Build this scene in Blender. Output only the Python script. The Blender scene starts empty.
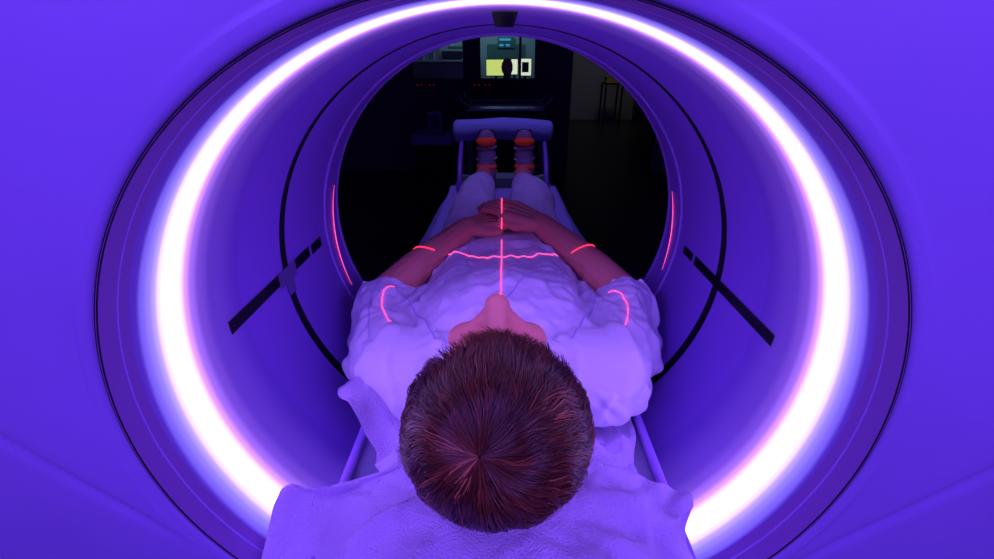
import bpy, bmesh, math, random
from mathutils import Vector, Matrix, noise
from mathutils.bvhtree import BVHTree
random.seed(7)
PI = math.pi
AX = 1.0            # height of the bore axis above the floor
CAMZ = AX + 0.308
RB = 0.35           # bore radius
sc = bpy.context.scene
col = sc.collection
sc.view_settings.view_transform = 'Standard'
sc.view_settings.look = 'None'

# ------------------------------------------------------------ helpers
def link(o, parent=None):
    col.objects.link(o)
    if parent: o.parent = parent
    return o

def tag(o, label=None, cat=None, group=None, kind=None):
    if label: o['label'] = label
    if cat: o['category'] = cat
    if group: o['group'] = group
    if kind: o['kind'] = kind
    return o

def thing(name, label, cat, loc=(0, 0, 0), group=None):
    o = bpy.data.objects.new(name, None)
    o.empty_display_size = 0.05
    link(o); o.location = loc
    return tag(o, label, cat, group)

def obj(name, bm, m, parent=None, smooth=True):
    """link bmesh given in WORLD coordinates; if parented to a thing, coordinates are made local"""
    me = bpy.data.meshes.new(name)
    if parent:
        off = Vector(parent.location)
        p = parent.parent
        while p: off += Vector(p.location); p = p.parent
        bmesh.ops.translate(bm, vec=-off, verts=bm.verts)
    bm.to_mesh(me); bm.free()
    if smooth:
        for p in me.polygons: p.use_smooth = True
    for mm in (m if isinstance(m, (list, tuple)) else [m]): me.materials.append(mm)
    o = bpy.data.objects.new(name, me)
    return link(o, parent)

def autosmooth(o, ang=35):
    me = o.data
    bm = bmesh.new(); bm.from_mesh(me)
    for e in bm.edges:
        e.smooth = not (len(e.link_faces) == 2 and e.calc_face_angle(0) > math.radians(ang))
    bm.to_mesh(me); bm.free()
    return o

def box(bm, cx, cy, cz, sx, sy, sz, bev=0.0, rot=None):
    r = bmesh.ops.create_cube(bm, size=1.0)
    vs = r['verts']
    M = Matrix.Translation((cx, cy, cz))
    if rot: M = M @ rot.to_4x4()
    M = M @ Matrix.Diagonal((sx, sy, sz, 1))
    bmesh.ops.transform(bm, matrix=M, verts=vs)
    if bev > 0:
        es = list({e for v in vs for e in v.link_edges})
        bmesh.ops.bevel(bm, geom=es, offset=bev, segments=3, profile=0.5, affect='EDGES')
    return bm

def frame_of(d, hint=Vector((0, 0, 1))):
    d = d.normalized()
    if abs(d.dot(hint)) > 0.95: hint = Vector((1, 0, 0))
    x = hint.cross(d).normalized()
    return x, d.cross(x).normalized()

def tube(bm, pts, rad, n=10, cap=True, flat=None):
    """swept tube through pts; rad scalar or list; flat = (rx,ry multipliers)"""
    pts = [Vector(p) for p in pts]
    if not isinstance(rad, (list, tuple)): rad = [rad] * len(pts)
    rings = []
    px = None
    for i, p in enumerate(pts):
        d = (pts[min(i + 1, len(pts) - 1)] - pts[max(i - 1, 0)])
        x, y = frame_of(d)
        if px is not None:
            x = (px - d.normalized() * px.dot(d.normalized())).normalized(); y = d.normalized().cross(x)
        px = x
        fx, fy = flat if flat else (1, 1)
        rings.append([bm.verts.new(p + x * math.cos(2 * PI * k / n) * rad[i] * fx + y * math.sin(2 * PI * k / n) * rad[i] * fy) for k in range(n)])
    for a, b in zip(rings, rings[1:]):
        for k in range(n):
            bm.faces.new((a[k], a[(k + 1) % n], b[(k + 1) % n], b[k]))
    if cap:
        bm.faces.new(rings[0][::-1]); bm.faces.new(rings[-1])
    return bm

def ell(bm, c, r, rot=None, u=28, v=18):
    res = bmesh.ops.create_uvsphere(bm, u_segments=u, v_segments=v, radius=1.0)
    M = Matrix.Translation(c)
    if rot: M = M @ rot.to_4x4()
    M = M @ Matrix.Diagonal((r[0], r[1], r[2], 1))
    bmesh.ops.transform(bm, matrix=M, verts=res['verts'])
    return bm

def cap(bm, p0, p1, r0, r1, n=18, flat=None):
    """closed tapered capsule"""
    p0 = Vector(p0); p1 = Vector(p1); d = p1 - p0; L = d.length; dn = d.normalized()
    pts = []; rr = []
    for a in (85, 65, 45, 22):
        t = math.radians(a); pts.append(p0 - dn * r0 * math.sin(t)); rr.append(r0 * math.cos(t))
    for k in range(5):
        t = k / 4; pts.append(p0 + d * t); rr.append(r0 + (r1 - r0) * t)
    for a in (22, 45, 65, 85):
        t = math.radians(a); pts.append(p1 + dn * r1 * math.sin(t)); rr.append(r1 * math.cos(t))
    return tube(bm, pts, rr, n, True, flat)

def lathe_y(bm, prof, cx=0, cz=AX, n=160, a0=0, a1=2 * PI, closed=None):
    """revolve (radius, y) profile about the bore axis"""
    full = abs(a1 - a0 - 2 * PI) < 1e-6
    cnt = n if full else n + 1
    rings = []
    for k in range(cnt):
        a = a0 + (a1 - a0) * k / n
        rings.append([bm.verts.new((cx + r * math.cos(a), y, cz + r * math.sin(a))) for r, y in prof])
    for k in range(n):
        A = rings[k]; B = rings[(k + 1) % cnt]
        for i in range(len(prof) - 1):
            bm.faces.new((A[i], A[i + 1], B[i + 1], B[i]))
        if closed: bm.faces.new((A[-1], A[0], B[0], B[-1]))
    return bm

def remesh(bm, vox, smooth_it=3, fac=0.5):
    """voxel-union of everything in bm, returned as a new bmesh"""
    me = bpy.data.meshes.new('tmp'); bm.to_mesh(me); bm.free()
    o = bpy.data.objects.new('tmp', me); col.objects.link(o)
    m = o.modifiers.new('r', 'REMESH'); m.mode = 'VOXEL'; m.voxel_size = vox; m.adaptivity = 0
    s = o.modifiers.new('s', 'SMOOTH'); s.factor = fac; s.iterations = smooth_it
    dg = bpy.context.evaluated_depsgraph_get()
    ev = o.evaluated_get(dg)
    nb = bmesh.new(); nb.from_mesh(ev.to_mesh()); ev.to_mesh_clear()
    bpy.data.objects.remove(o); bpy.data.meshes.remove(me)
    return nb

def fbm(p, s, oct=3):
    return noise.fractal(Vector(p) * s, 1.0, 2.0, oct)

def sstep(a, b, x):
    t = min(1, max(0, (x - a) / (b - a))); return t * t * (3 - 2 * t)

def gauss(x, s): return math.exp(-(x / s) ** 2)

def cloth_sim(bm, colliders, frames, pin_fn, shrink=-0.06, tension=15, bend=0.5, mass=0.3, grav=1.0, thick=0.003):
    """let a garment / sheet settle and wrinkle over what it covers; returns the settled bmesh"""
    me = bpy.data.meshes.new('cl'); bm.to_mesh(me); bm.free()
    o = bpy.data.objects.new('cl', me); col.objects.link(o)
    vg = o.vertex_groups.new(name='pin')
    idx = [v.index for v in me.vertices if pin_fn(v.co)]
    vg.add(idx, 1.0, 'REPLACE')
    cm = o.modifiers.new('c', 'CLOTH'); cs = cm.settings
    cs.quality = 6; cs.mass = mass; cs.tension_stiffness = tension; cs.compression_stiffness = tension; cs.shear_stiffness = tension * 0.5; cs.bending_stiffness = bend
    cs.shrink_min = shrink; cs.vertex_group_mass = 'pin'; cs.air_damping = 2.0; cs.tension_damping = 10; cs.compression_damping = 10
    cs.effector_weights.gravity = grav
    cm.collision_settings.distance_min = thick; cm.collision_settings.use_self_collision = False
    cols = []
    for cb in colliders:
        m2 = bpy.data.meshes.new('co'); cb.to_mesh(m2); cb.free()
        c = bpy.data.objects.new('co', m2); col.objects.link(c)
        c.modifiers.new('k', 'COLLISION'); c.collision.thickness_outer = thick; c.collision.cloth_friction = 8; cols.append(c)
    sc.frame_start = 1; sc.frame_end = frames + 1
    cm.point_cache.frame_start = 1; cm.point_cache.frame_end = frames + 1
    for f in range(1, frames + 1): sc.frame_set(f)
    dg = bpy.context.evaluated_depsgraph_get(); ev = o.evaluated_get(dg)
    nb = bmesh.new(); nb.from_mesh(ev.to_mesh()); ev.to_mesh_clear()
    sc.frame_set(1)
    for q in [o] + cols:
        m3 = q.data; bpy.data.objects.remove(q); bpy.data.meshes.remove(m3)
    return nb

def subdiv(o, lv=1):
    m = o.modifiers.new('sub', 'SUBSURF'); m.levels = lv; m.render_levels = lv

# ------------------------------------------------------------ materials
def mat(name, color, rough=0.6, spec=0.3, metal=0.0, emit=None, es=0.0, bump=None, var=None, sheen=0.0, sss=0.0, coat=0.0):
    m = bpy.data.materials.new(name); m.use_nodes = True
    nt = m.node_tree; b = nt.nodes['Principled BSDF']
    b.inputs['Base Color'].default_value = (*color, 1)
    b.inputs['Roughness'].default_value = rough
    b.inputs['Specular IOR Level'].default_value = spec
    b.inputs['Metallic'].default_value = metal
    b.inputs['Sheen Weight'].default_value = sheen
    b.inputs['Coat Weight'].default_value = coat
    if sss:
        b.inputs['Subsurface Weight'].default_value = sss
        b.inputs['Subsurface Radius'].default_value = (0.02, 0.006, 0.004)
        b.inputs['Subsurface Scale'].default_value = 0.4
    if emit:
        b.inputs['Emission Color'].default_value = (*emit, 1)
        b.inputs['Emission Strength'].default_value = es
    tc = nt.nodes.new('ShaderNodeTexCoord')
    if var:   # (scale, darkfactor)
        n = nt.nodes.new('ShaderNodeTexNoise'); n.inputs['Scale'].default_value = var[0]; n.inputs['Detail'].default_value = 5
        nt.links.new(tc.outputs['Object'], n.inputs['Vector'])
        mx = nt.nodes.new('ShaderNodeMix'); mx.data_type = 'RGBA'
        mx.inputs['A'].default_value = (*[c * var[1] for c in color], 1); mx.inputs['B'].default_value = (*color, 1)
        nt.links.new(n.outputs['Fac'], mx.inputs['Factor']); nt.links.new(mx.outputs['Result'], b.inputs['Base Color'])
    if bump:  # (scale, strength, distance)
        n = nt.nodes.new('ShaderNodeTexNoise'); n.inputs['Scale'].default_value = bump[0]; n.inputs['Detail'].default_value = 4
        nt.links.new(tc.outputs['Object'], n.inputs['Vector'])
        bp = nt.nodes.new('ShaderNodeBump'); bp.inputs['Strength'].default_value = bump[1]; bp.inputs['Distance'].default_value = bump[2]
        nt.links.new(n.outputs['Fac'], bp.inputs['Height']); nt.links.new(bp.outputs['Normal'], b.inputs['Normal'])
    return m

def emat(name, c, s):
    m = bpy.data.materials.new(name); m.use_nodes = True; nt = m.node_tree
    nt.nodes.remove(nt.nodes['Principled BSDF'])
    e = nt.nodes.new('ShaderNodeEmission'); e.inputs['Color'].default_value = (*c, 1); e.inputs['Strength'].default_value = s
    nt.links.new(e.outputs[0], nt.nodes['Material Output'].inputs['Surface'])
    return m

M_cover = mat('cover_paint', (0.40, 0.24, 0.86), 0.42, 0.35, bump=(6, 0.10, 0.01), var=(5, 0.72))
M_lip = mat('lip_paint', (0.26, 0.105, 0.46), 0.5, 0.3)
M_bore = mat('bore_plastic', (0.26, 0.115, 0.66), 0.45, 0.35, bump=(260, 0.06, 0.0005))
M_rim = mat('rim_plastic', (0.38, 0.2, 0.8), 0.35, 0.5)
M_black = mat('black_gap', (0.004, 0.003, 0.01), 0.6, 0.2)
M_window = mat('dark_window', (0.012, 0.008, 0.03), 0.25, 0.5, var=(30, 0.4))
M_tape = mat('clear_tape', (0.30, 0.2, 0.6), 0.2, 0.6)
M_gown = mat('gown_cotton', (0.80, 0.72, 0.93), 0.85, 0.1, bump=(420, 0.25, 0.0006), sheen=0.2)
M_seam = mat('gown_seam', (0.60, 0.5, 0.86), 0.9, 0.1)
M_paper = mat('crepe_sheet', (0.66, 0.50, 0.92), 0.8, 0.15, bump=(430, 1.0, 0.0035))
M_sheet2 = mat('table_linen', (0.45, 0.42, 0.80), 0.9, 0.1, bump=(300, 0.2, 0.001))
M_skin = mat('skin', (0.86, 0.30, 0.24), 0.5, 0.35, bump=(380, 0.18, 0.0005), sss=0.15, var=(14, 0.88))
M_pallet = mat('pallet_carbon', (0.35, 0.30, 0.62), 0.3, 0.5)
M_mattress = mat('mattress_vinyl', (0.05, 0.04, 0.13), 0.5, 0.3)
M_metal = mat('brushed_metal', (0.6, 0.6, 0.7), 0.3, 0.5, metal=0.9)
M_roll = mat('roll_foam', (0.42, 0.55, 0.95), 0.85, 0.1, bump=(60, 0.3, 0.004))
M_shoe = mat('shoe_white', (0.75, 0.72, 0.8), 0.6, 0.3)
M_red = mat('shoe_red', (0.95, 0.10, 0.04), 0.7, 0.2, emit=(1, 0.05, 0.02), es=0.05)
M_upper = mat('shoe_upper', (0.55, 0.42, 0.6), 0.7, 0.2, var=(45, 0.35))
M_sole = mat('shoe_sole', (0.12, 0.08, 0.1), 0.8, 0.2)
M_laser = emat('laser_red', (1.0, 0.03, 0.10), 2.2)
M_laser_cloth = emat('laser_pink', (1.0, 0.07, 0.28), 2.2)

# light ring: lamp core, its soft glow on the wall either side painted into emission
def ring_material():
    m = bpy.data.materials.new('ring_glow'); m.use_nodes = True; nt = m.node_tree
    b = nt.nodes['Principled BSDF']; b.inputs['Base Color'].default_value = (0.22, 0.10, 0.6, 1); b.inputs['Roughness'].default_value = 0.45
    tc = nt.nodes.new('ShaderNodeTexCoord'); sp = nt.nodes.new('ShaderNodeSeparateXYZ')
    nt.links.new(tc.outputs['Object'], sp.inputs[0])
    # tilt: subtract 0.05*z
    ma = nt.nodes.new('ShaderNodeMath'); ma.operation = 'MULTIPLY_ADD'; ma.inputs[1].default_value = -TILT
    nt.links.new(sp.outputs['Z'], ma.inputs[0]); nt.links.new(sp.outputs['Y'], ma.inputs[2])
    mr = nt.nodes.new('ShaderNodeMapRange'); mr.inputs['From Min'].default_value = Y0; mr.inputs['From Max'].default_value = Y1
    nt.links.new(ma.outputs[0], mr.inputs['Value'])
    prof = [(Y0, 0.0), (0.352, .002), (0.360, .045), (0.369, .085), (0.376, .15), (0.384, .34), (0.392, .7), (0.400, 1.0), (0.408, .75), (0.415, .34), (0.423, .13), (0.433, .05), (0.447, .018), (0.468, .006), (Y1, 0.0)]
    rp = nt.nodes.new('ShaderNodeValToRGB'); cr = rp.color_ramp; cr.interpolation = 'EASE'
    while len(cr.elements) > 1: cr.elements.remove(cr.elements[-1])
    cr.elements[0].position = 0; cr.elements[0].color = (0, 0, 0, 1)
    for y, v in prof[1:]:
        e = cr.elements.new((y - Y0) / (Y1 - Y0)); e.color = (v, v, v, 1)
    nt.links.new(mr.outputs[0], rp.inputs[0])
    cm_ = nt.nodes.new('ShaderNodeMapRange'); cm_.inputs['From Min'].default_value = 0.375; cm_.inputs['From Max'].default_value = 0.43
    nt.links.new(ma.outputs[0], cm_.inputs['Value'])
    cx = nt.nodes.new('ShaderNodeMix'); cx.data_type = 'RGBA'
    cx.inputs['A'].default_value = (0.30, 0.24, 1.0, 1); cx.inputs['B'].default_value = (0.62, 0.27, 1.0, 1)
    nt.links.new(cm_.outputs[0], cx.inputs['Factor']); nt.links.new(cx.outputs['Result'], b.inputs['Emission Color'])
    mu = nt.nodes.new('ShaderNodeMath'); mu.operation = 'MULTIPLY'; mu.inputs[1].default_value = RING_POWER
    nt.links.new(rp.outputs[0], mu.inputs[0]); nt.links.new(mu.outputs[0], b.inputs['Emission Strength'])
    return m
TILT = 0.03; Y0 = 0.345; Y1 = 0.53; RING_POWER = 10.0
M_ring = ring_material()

# ------------------------------------------------------------ gantry
G = thing('scanner_gantry', 'large violet-lit scanner gantry with round bore and glowing white light ring', 'scanner', (0, 0.33, 0))
# front cover : big panel with round hole, gently rolled-in lip, shallow body curve away from the hole
bm = bmesh.new()
HW, ZB, ZT = 1.02, 0.04, 1.96
def outline(a):
    # distance from axis to rounded-rectangle outline in direction a
    dx, dz = math.cos(a), math.sin(a)
    t = 1e9
    if abs(dx) > 1e-6: t = min(t, HW / abs(dx))
    if dz > 1e-6: t = min(t, (ZT - AX) / dz)
    if dz < -1e-6: t = min(t, (AX - ZB) / -dz)
    n = 6.0
    hx, hz = HW, (ZT - AX) if dz > 0 else (AX - ZB)
    return (abs(dx / hx) ** n + abs(dz / hz) ** n) ** (-1 / n)
NA = 400
rings = []
prof_lip = [(0.3515, 0.345), (0.3515, 0.3255), (0.3517, 0.318), (0.3535, 0.3135), (0.358, 0.3122), (0.364, 0.312)]
for k in range(NA):
    a = 2 * PI * k / NA
    ro = outline(a)
    ring = [(r, y) for r, y in prof_lip]
    for i in range(1, 91):
        t = (i / 90) ** 1.4
        r = 0.364 + (ro - 0.364) * t
        y = 0.312 + 0.045 * t ** 2.5
        ring.append((r, y))
    ring += [(ro, 0.42), (ro, 0.95)]
    vs = []
    for r, y in ring:
        x = r * math.cos(a); z = AX + r * math.sin(a)
        # soft shell creases left and right below the bore
        if r > 0.366 and y < 0.4:
            if x > 0: zl = AX - 0.047 + 0.95 * (x - 0.483)
            else: zl = AX - 0.005 + 1.11 * (-x - 0.475)
            if abs(x) > 0.3: y += 0.0035 * gauss(z - zl, 0.007) * sstep(0.366, 0.40, r)
            y += 0.0025 * gauss(x - 0.50, 0.012) * sstep(AX + .1, AX + .3, z)
            y += 0.003 * fbm((x, z, 0), 3.0, 2)
        vs.append(bm.verts.new((x, y, z)))
    rings.append(vs)
for k in range(NA):
    A = rings[k]; B = rings[(k + 1) % NA]
    for i in range(len(A) - 1): bm.faces.new((A[i], B[i], B[i + 1], A[i + 1]))
obj('front_cover', bm, M_cover, G)
# dark seam between cover and liner
bm = bmesh.new(); lathe_y(bm, [(0.3498, 0.3145), (0.3505, 0.3128), (0.3515, 0.3128), (0.3522, 0.3145)], n=200); obj('edge_seam', bm, M_black, G)
# outer liner (from lip to the lit panel)
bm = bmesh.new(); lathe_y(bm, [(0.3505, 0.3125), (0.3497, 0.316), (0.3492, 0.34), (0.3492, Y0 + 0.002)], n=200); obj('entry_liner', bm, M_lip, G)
bm = bmesh.new(); lathe_y(bm, [(0.3492, Y0 - 0.012), (0.3488, Y0 - 0.0114), (0.3488, Y0 - .0104), (0.3492, Y0 - 0.0098)], n=200); obj('liner_joint', bm, M_rim, G)
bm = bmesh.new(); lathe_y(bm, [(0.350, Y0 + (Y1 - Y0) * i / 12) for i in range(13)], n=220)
lr = obj('light_ring', bm, M_ring, G); lr['label'] = 'glowing white-violet ring light set into the bore wall, with its soft glow beside it painted in'
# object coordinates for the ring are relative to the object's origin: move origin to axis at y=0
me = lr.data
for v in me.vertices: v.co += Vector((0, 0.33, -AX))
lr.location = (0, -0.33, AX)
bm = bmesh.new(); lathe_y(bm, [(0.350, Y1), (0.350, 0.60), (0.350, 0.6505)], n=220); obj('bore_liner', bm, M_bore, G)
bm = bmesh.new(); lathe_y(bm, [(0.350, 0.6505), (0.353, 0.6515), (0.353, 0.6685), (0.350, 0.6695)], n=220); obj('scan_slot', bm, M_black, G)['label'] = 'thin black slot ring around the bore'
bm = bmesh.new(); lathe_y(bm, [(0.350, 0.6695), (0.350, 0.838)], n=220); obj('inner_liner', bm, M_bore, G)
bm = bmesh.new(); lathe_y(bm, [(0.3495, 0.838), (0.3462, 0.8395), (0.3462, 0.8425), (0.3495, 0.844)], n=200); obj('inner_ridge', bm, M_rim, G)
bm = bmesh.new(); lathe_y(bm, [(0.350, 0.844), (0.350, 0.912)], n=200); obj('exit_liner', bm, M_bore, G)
bm = bmesh.new(); lathe_y(bm, [(0.350, 0.912), (0.3488, 0.914), (0.3484, 0.918), (0.3492, 0.923), (0.355, 0.93), (0.375, 0.945), (0.42, 0.955), (0.9, 0.955)], n=200); obj('exit_rim', bm, M_rim, G)
# positioning strips let into the bore wall
def strip(name, a_deg, w_deg, y0, y1, m, rr=0.3488, parent=G):
    bm = bmesh.new(); n = 10; ny = 14
    w = math.radians(w_deg); a = math.radians(a_deg)
    for (R_) in (rr,):
        g = [[bm.verts.new((R_ * math.cos(a + w * (i / n - .5)), y0 + (y1 - y0) * j / ny, AX + R_ * math.sin(a + w * (i / n - .5)))) for i in range(n + 1)] for j in range(ny + 1)]
        for j in range(ny):
            for i in range(n): bm.faces.new((g[j][i], g[j][i + 1], g[j + 1][i + 1], g[j + 1][i]))
    bmesh.ops.solidify(bm, geom=bm.faces[:], thickness=-0.001)
    return obj(name, bm, m, parent, smooth=False)
strip('window_strip', 180.0, 3.1, 0.490, 0.752, M_window)['label'] = 'black strip on the left side of the bore wall'
strip('window_strip', 180.3, 3.0, 0.762, 0.808, M_window)
strip('window_strip', -2.9, 2.8, 0.488, 0.752, M_window)['label'] = 'black strip on the right side of the bore wall'
strip('window_strip', -2.9, 2.6, 0.762, 0.806, M_window)
strip('window_strip', 89.7, 4.0, 0.482, 0.690, M_window)['label'] = 'black strip at the top of the bore'
strip('tape_patch', 180.4, 4.2, 0.628, 0.690, M_tape, 0.3478)['label'] = 'clear tape patch over the left strip'
strip('tape_patch', 184.0, 4.0, 0.648, 0.674, M_tape, 0.3478)

# laser arcs thrown on the bore wall
def arc(name, a0, a1, y0, y1, r, label, cat, m=M_laser_cloth, rad=0.0009):
    bm = bmesh.new(); n = 24
    pts = []
    for i in range(n + 1):
        t = i / n; a = math.radians(a0 + (a1 - a0) * t)
        pts.append((r * math.cos(a), y0 + (y1 - y0) * t, AX + r * math.sin(a)))
    tube(bm, pts, [rad * (0.3 + 0.7 * math.sin(PI * min(1, max(0.02, i / n)))) for i in range(n + 1)], 5)
    return tag(obj(name, bm, m), label, cat)
arc('laser_line', 166, 201, 0.893, 0.866, 0.348, 'thin red laser arc on the left wall of the bore', 'laser line')
arc('laser_line', 12, -15, 0.893, 0.866, 0.348, 'thin red laser arc on the right wall of the bore', 'laser line')

# ------------------------------------------------------------ couch
C = thing('scanner_couch', 'narrow scanner couch running through the bore under the patient', 'couch', (0, 2.0, 0))
def zt(x):   # couch surface height at lateral position x (cradle shape)
    return AX - 0.236 + 0.62 * x * x
bm = bmesh.new()
ys = [0.02, 0.04, 0.08] + [0.2 + 0.2 * i for i in range(11)] + [2.28, 2.30]
nx = 24; gt = []
for j, y in enumerate(ys):
    hw = 0.213 * (0.86 if j in (0,) else 0.95 if j in (1,) else 1)
    hw = 0.20 if j == len(ys) - 1 else hw
    top = [bm.verts.new((hw * (2 * i / nx - 1), y, zt(hw * (2 * i / nx - 1)))) for i in range(nx + 1)]
    bot = [bm.verts.new((hw * (1 - 2 * i / nx) * 0.97, y, zt(hw * (1 - 2 * i / nx)) - 0.022 - 0.02 * (1 - (1 - 2 * i / nx) ** 2))) for i in range(nx + 1)]
    gt.append(top + bot)
for a, b in zip(gt, gt[1:]):
    n = len(a)
    for i in range(n): bm.faces.new((a[i], a[(i + 1) % n], b[(i + 1) % n], b[i]))
bm.faces.new(gt[0][::-1]); bm.faces.new(gt[-1])
bmesh.ops.recalc_face_normals(bm, faces=bm.faces[:])
autosmooth(obj('tabletop', bm, M_pallet, C))
for s in (-1, 1):
    bm = bmesh.new(); tube(bm, [(s * 0.213, y, AX - 0.204) for y in (0.05, 0.6, 1.2, 1.8, 2.27)], 0.0075, 12)
    obj('side_rail', bm, M_rim, C)
bm = bmesh.new(); box(bm, 0, 1.9, 0.66, 0.36, 1.5, 0.13, 0.03); autosmooth(obj('carriage', bm, M_pallet, C))
bm = bmesh.new(); box(bm, 0, 2.1, 0.32, 0.34, 0.7, 0.58, 0.03); autosmooth(obj('pedestal', bm, M_pallet, C))
bm = bmesh.new(); box(bm, 0, 2.1, 0.03, 0.55, 1.3, 0.06, 0.02); autosmooth(obj('foot_plate', bm, M_mattress, C))
# brackets carrying the roll
for s in (-1, 1):
    bm = bmesh.new(); tube(bm, [(s * 0.185, 1.86, AX - 0.19), (s * 0.19, 2.02, AX - 0.09), (s * 0.19, 2.15, AX - 0.014)], [0.011, 0.011, 0.009], 10)
    obj('roll_bracket', bm, M_rim, C)
bm = bmesh.new()
pr = [(0.0005, -0.228), (0.03, -0.228), (0.041, -0.222), (0.047, -0.208), (0.0475, -0.1), (0.048, 0.0), (0.0475, 0.1), (0.047, 0.208), (0.041, 0.222), (0.03, 0.228), (0.0005, 0.228)]
rg = [[bm.verts.new((x, 2.16 + r * (1 + 0.03 * math.sin(5 * a + 40 * x)) * math.cos(a), AX + 0.030 - 0.012 * abs(x) / .23 + r * math.sin(a) * (1 + 0.04 * math.sin(22 * x)))) for a in [2 * PI * k / 28 for k in range(28)]] for r, x in pr]
for a, b in zip(rg, rg[1:]):
    for k in range(28): bm.faces.new((a[k], a[(k + 1) % 28], b[(k + 1) % 28], b[k]))
bm.faces.new(rg[0]); bm.faces.new(rg[-1][::-1])
bmesh.ops.recalc_face_normals(bm, faces=bm.faces[:])
tag(obj('bolster_roll', bm, M_roll), 'pale cylindrical bolster roll across the couch end beyond the shoes', 'bolster')

# mattress
bm = bmesh.new(); box(bm, 0, 1.2, AX - 0.215, 0.30, 1.95, 0.028, 0.012)
tag(autosmooth(obj('mattress_pad', bm, M_mattress)), 'thin dark mattress pad on the couch under the patient', 'mattress')

# linen under the legs, drooping over the couch edges
bm = bmesh.new()
NX, NY = 70, 90
g = []
for j in range(NY + 1):
    y = 0.80 + 1.17 * j / NY
    row = []
    for i in range(NX + 1):
        u = 2 * i / NX - 1
        hw = 0.235 + 0.095 * sstep(1.95, 1.2, y) + 0.012 * math.sin(y * 13 + (2 if u > 0 else 0))
        x = u * hw
        ed = max(0, abs(x) - 0.228)
        z = AX - 0.199 + 0.010 * sstep(0.15, 0.2, abs(x)) + 0.006 * max(0, fbm((x * 1.0, y * 0.6, 3), 9)) * sstep(0.17, 0.2, abs(x)) - 0.75 * ed
        z += 0.008 * max(0, math.sin(y * 21 + 3 * u)) * sstep(0.20, .28, abs(x))
        if ed > 0: x = math.copysign(0.228 + ed * 0.65, x)
        row.append(bm.verts.new((x, y, z)))
    g.append(row)
for j in range(NY):
    for i in range(NX): bm.faces.new((g[j][i], g[j][i + 1], g[j + 1][i + 1], g[j + 1][i]))
tag(obj('table_linen', bm, M_sheet2), 'blue-lit linen sheet hanging over the couch edges beside the legs', 'sheet')

# head cushion
bm = bmesh.new()
ell(bm, (0, 0.335, AX - 0.176), (0.125, 0.16, 0.034)); cu = remesh(bm, 0.008, 4)
tag(obj('head_cushion', cu, M_mattress), 'low cushion under the crepe sheet and the head', 'cushion')

# crepe sheet over the cushion
HC = Vector((-0.006, 0.345, AX - 0.02))
def in_poly(x, y, P):
    c = False
    for i in range(len(P)):
        x1, y1 = P[i]; x2, y2 = P[i - 1]
        if (y1 > y) != (y2 > y) and x < (x2 - x1) * (y - y1) / (y2 - y1) + x1: c = not c
    return c
POLY_L = [(0.06, -0.235), (0.20, -0.252), (0.29, -0.262), (0.335, -0.262), (0.372, -0.255), (0.380, -0.235), (0.379, -0.168), (0.42, -0.168), (0.455, -0.172), (0.48, -0.20), (0.505, -0.236), (0.53, -0.243), (0.56, -0.24), (0.62, -0.22)]
POLY_R = [(0.06, 0.20), (0.20, 0.205), (0.29, 0.20), (0.325, 0.202), (0.345, 0.216), (0.36, 0.218), (0.385, 0.208), (0.42, 0.195), (0.466, 0.186), (0.52, 0.197), (0.62, 0.20)]
def edge(P, y):
    for (a, b), (c, d) in zip(P, P[1:]):
        if a <= y <= c: return b + (d - b) * (y - a) / (c - a)
    return P[-1][1]
def sheet_z(x, y):
    z = AX - 0.178
    # cushion hump
    d = math.hypot(x / 0.21, (y - 0.33) / 0.24)
    z += 0.075 * (1 - sstep(0.35, 1.05, d))
    # hollow below the head
    z -= 0.030 * gauss(math.hypot(x - HC.x, (y - 0.35) * 0.9), 0.085)
    # shoulder lumps
    z += 0.060 * gauss(math.hypot((x + 0.215) / 1.1, y - 0.52), 0.055)
    z += 0.03 * gauss(math.hypot((x - 0.18), y - 0.50), 0.05)
    # folds radiating from the head
    a = math.atan2(y - 0.37, x)
    r = math.hypot(x, y - 0.37)
    w = sstep(0.09, 0.16, r)
    for a0, amp, wd in ((-2.75, 0.016, 0.13), (-2.25, 0.010, 0.16), (-1.55, 0.006, 0.2), (-1.05, 0.012, 0.12), (-0.62, 0.018, 0.12), (-0.25, 0.012, 0.12), (0.15, .016, .12), (2.85, 0.014, 0.14), (2.4, 0.012, 0.1)):
        z += amp * w * gauss(a - a0, wd)
    z += 0.012 * w * (abs(fbm((x, y * 0.8, 1.7), 7.0, 3)) - 0.25)
    z += 0.0035 * fbm((x, y, 5), 22, 2)
    # corner flips upward
    z += 0.03 * gauss(math.hypot(x + 0.255, (y - 0.372) * 1.2), 0.055)
    z += 0.03 * gauss(math.hypot(x - 0.218, y - 0.352), 0.05)
    # droop at the right below the corner
    z -= 0.03 * sstep(0.17, 0.21, x) * sstep(0.34, 0.30, y)
    return z
bm = bmesh.new(); NX, NY = 84, 100; g = []
for j in range(NY + 1):
    y = 0.06 + 0.56 * j / NY
    xl, xr = edge(POLY_L, y), edge(POLY_R, y)
    row = []
    for i in range(NX + 1):
        x = xl + (xr - xl) * i / NX
        row.append(bm.verts.new((x, y, sheet_z(x, y))))
    g.append(row)
for j in range(NY):
    for i in range(NX): bm.faces.new((g[j][i], g[j][i + 1], g[j + 1][i + 1], g[j + 1][i]))
c1 = bmesh.new(); ell(c1, (0, 0.33, AX - 0.172), (0.165, 0.20, 0.045)); box(c1, 0, 0.35, AX - 0.235, 0.44, 0.9, 0.06); c1 = remesh(c1, 0.015, 2)
c2 = bmesh.new(); ell(c2, HC, (0.070, 0.085, 0.072))
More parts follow.
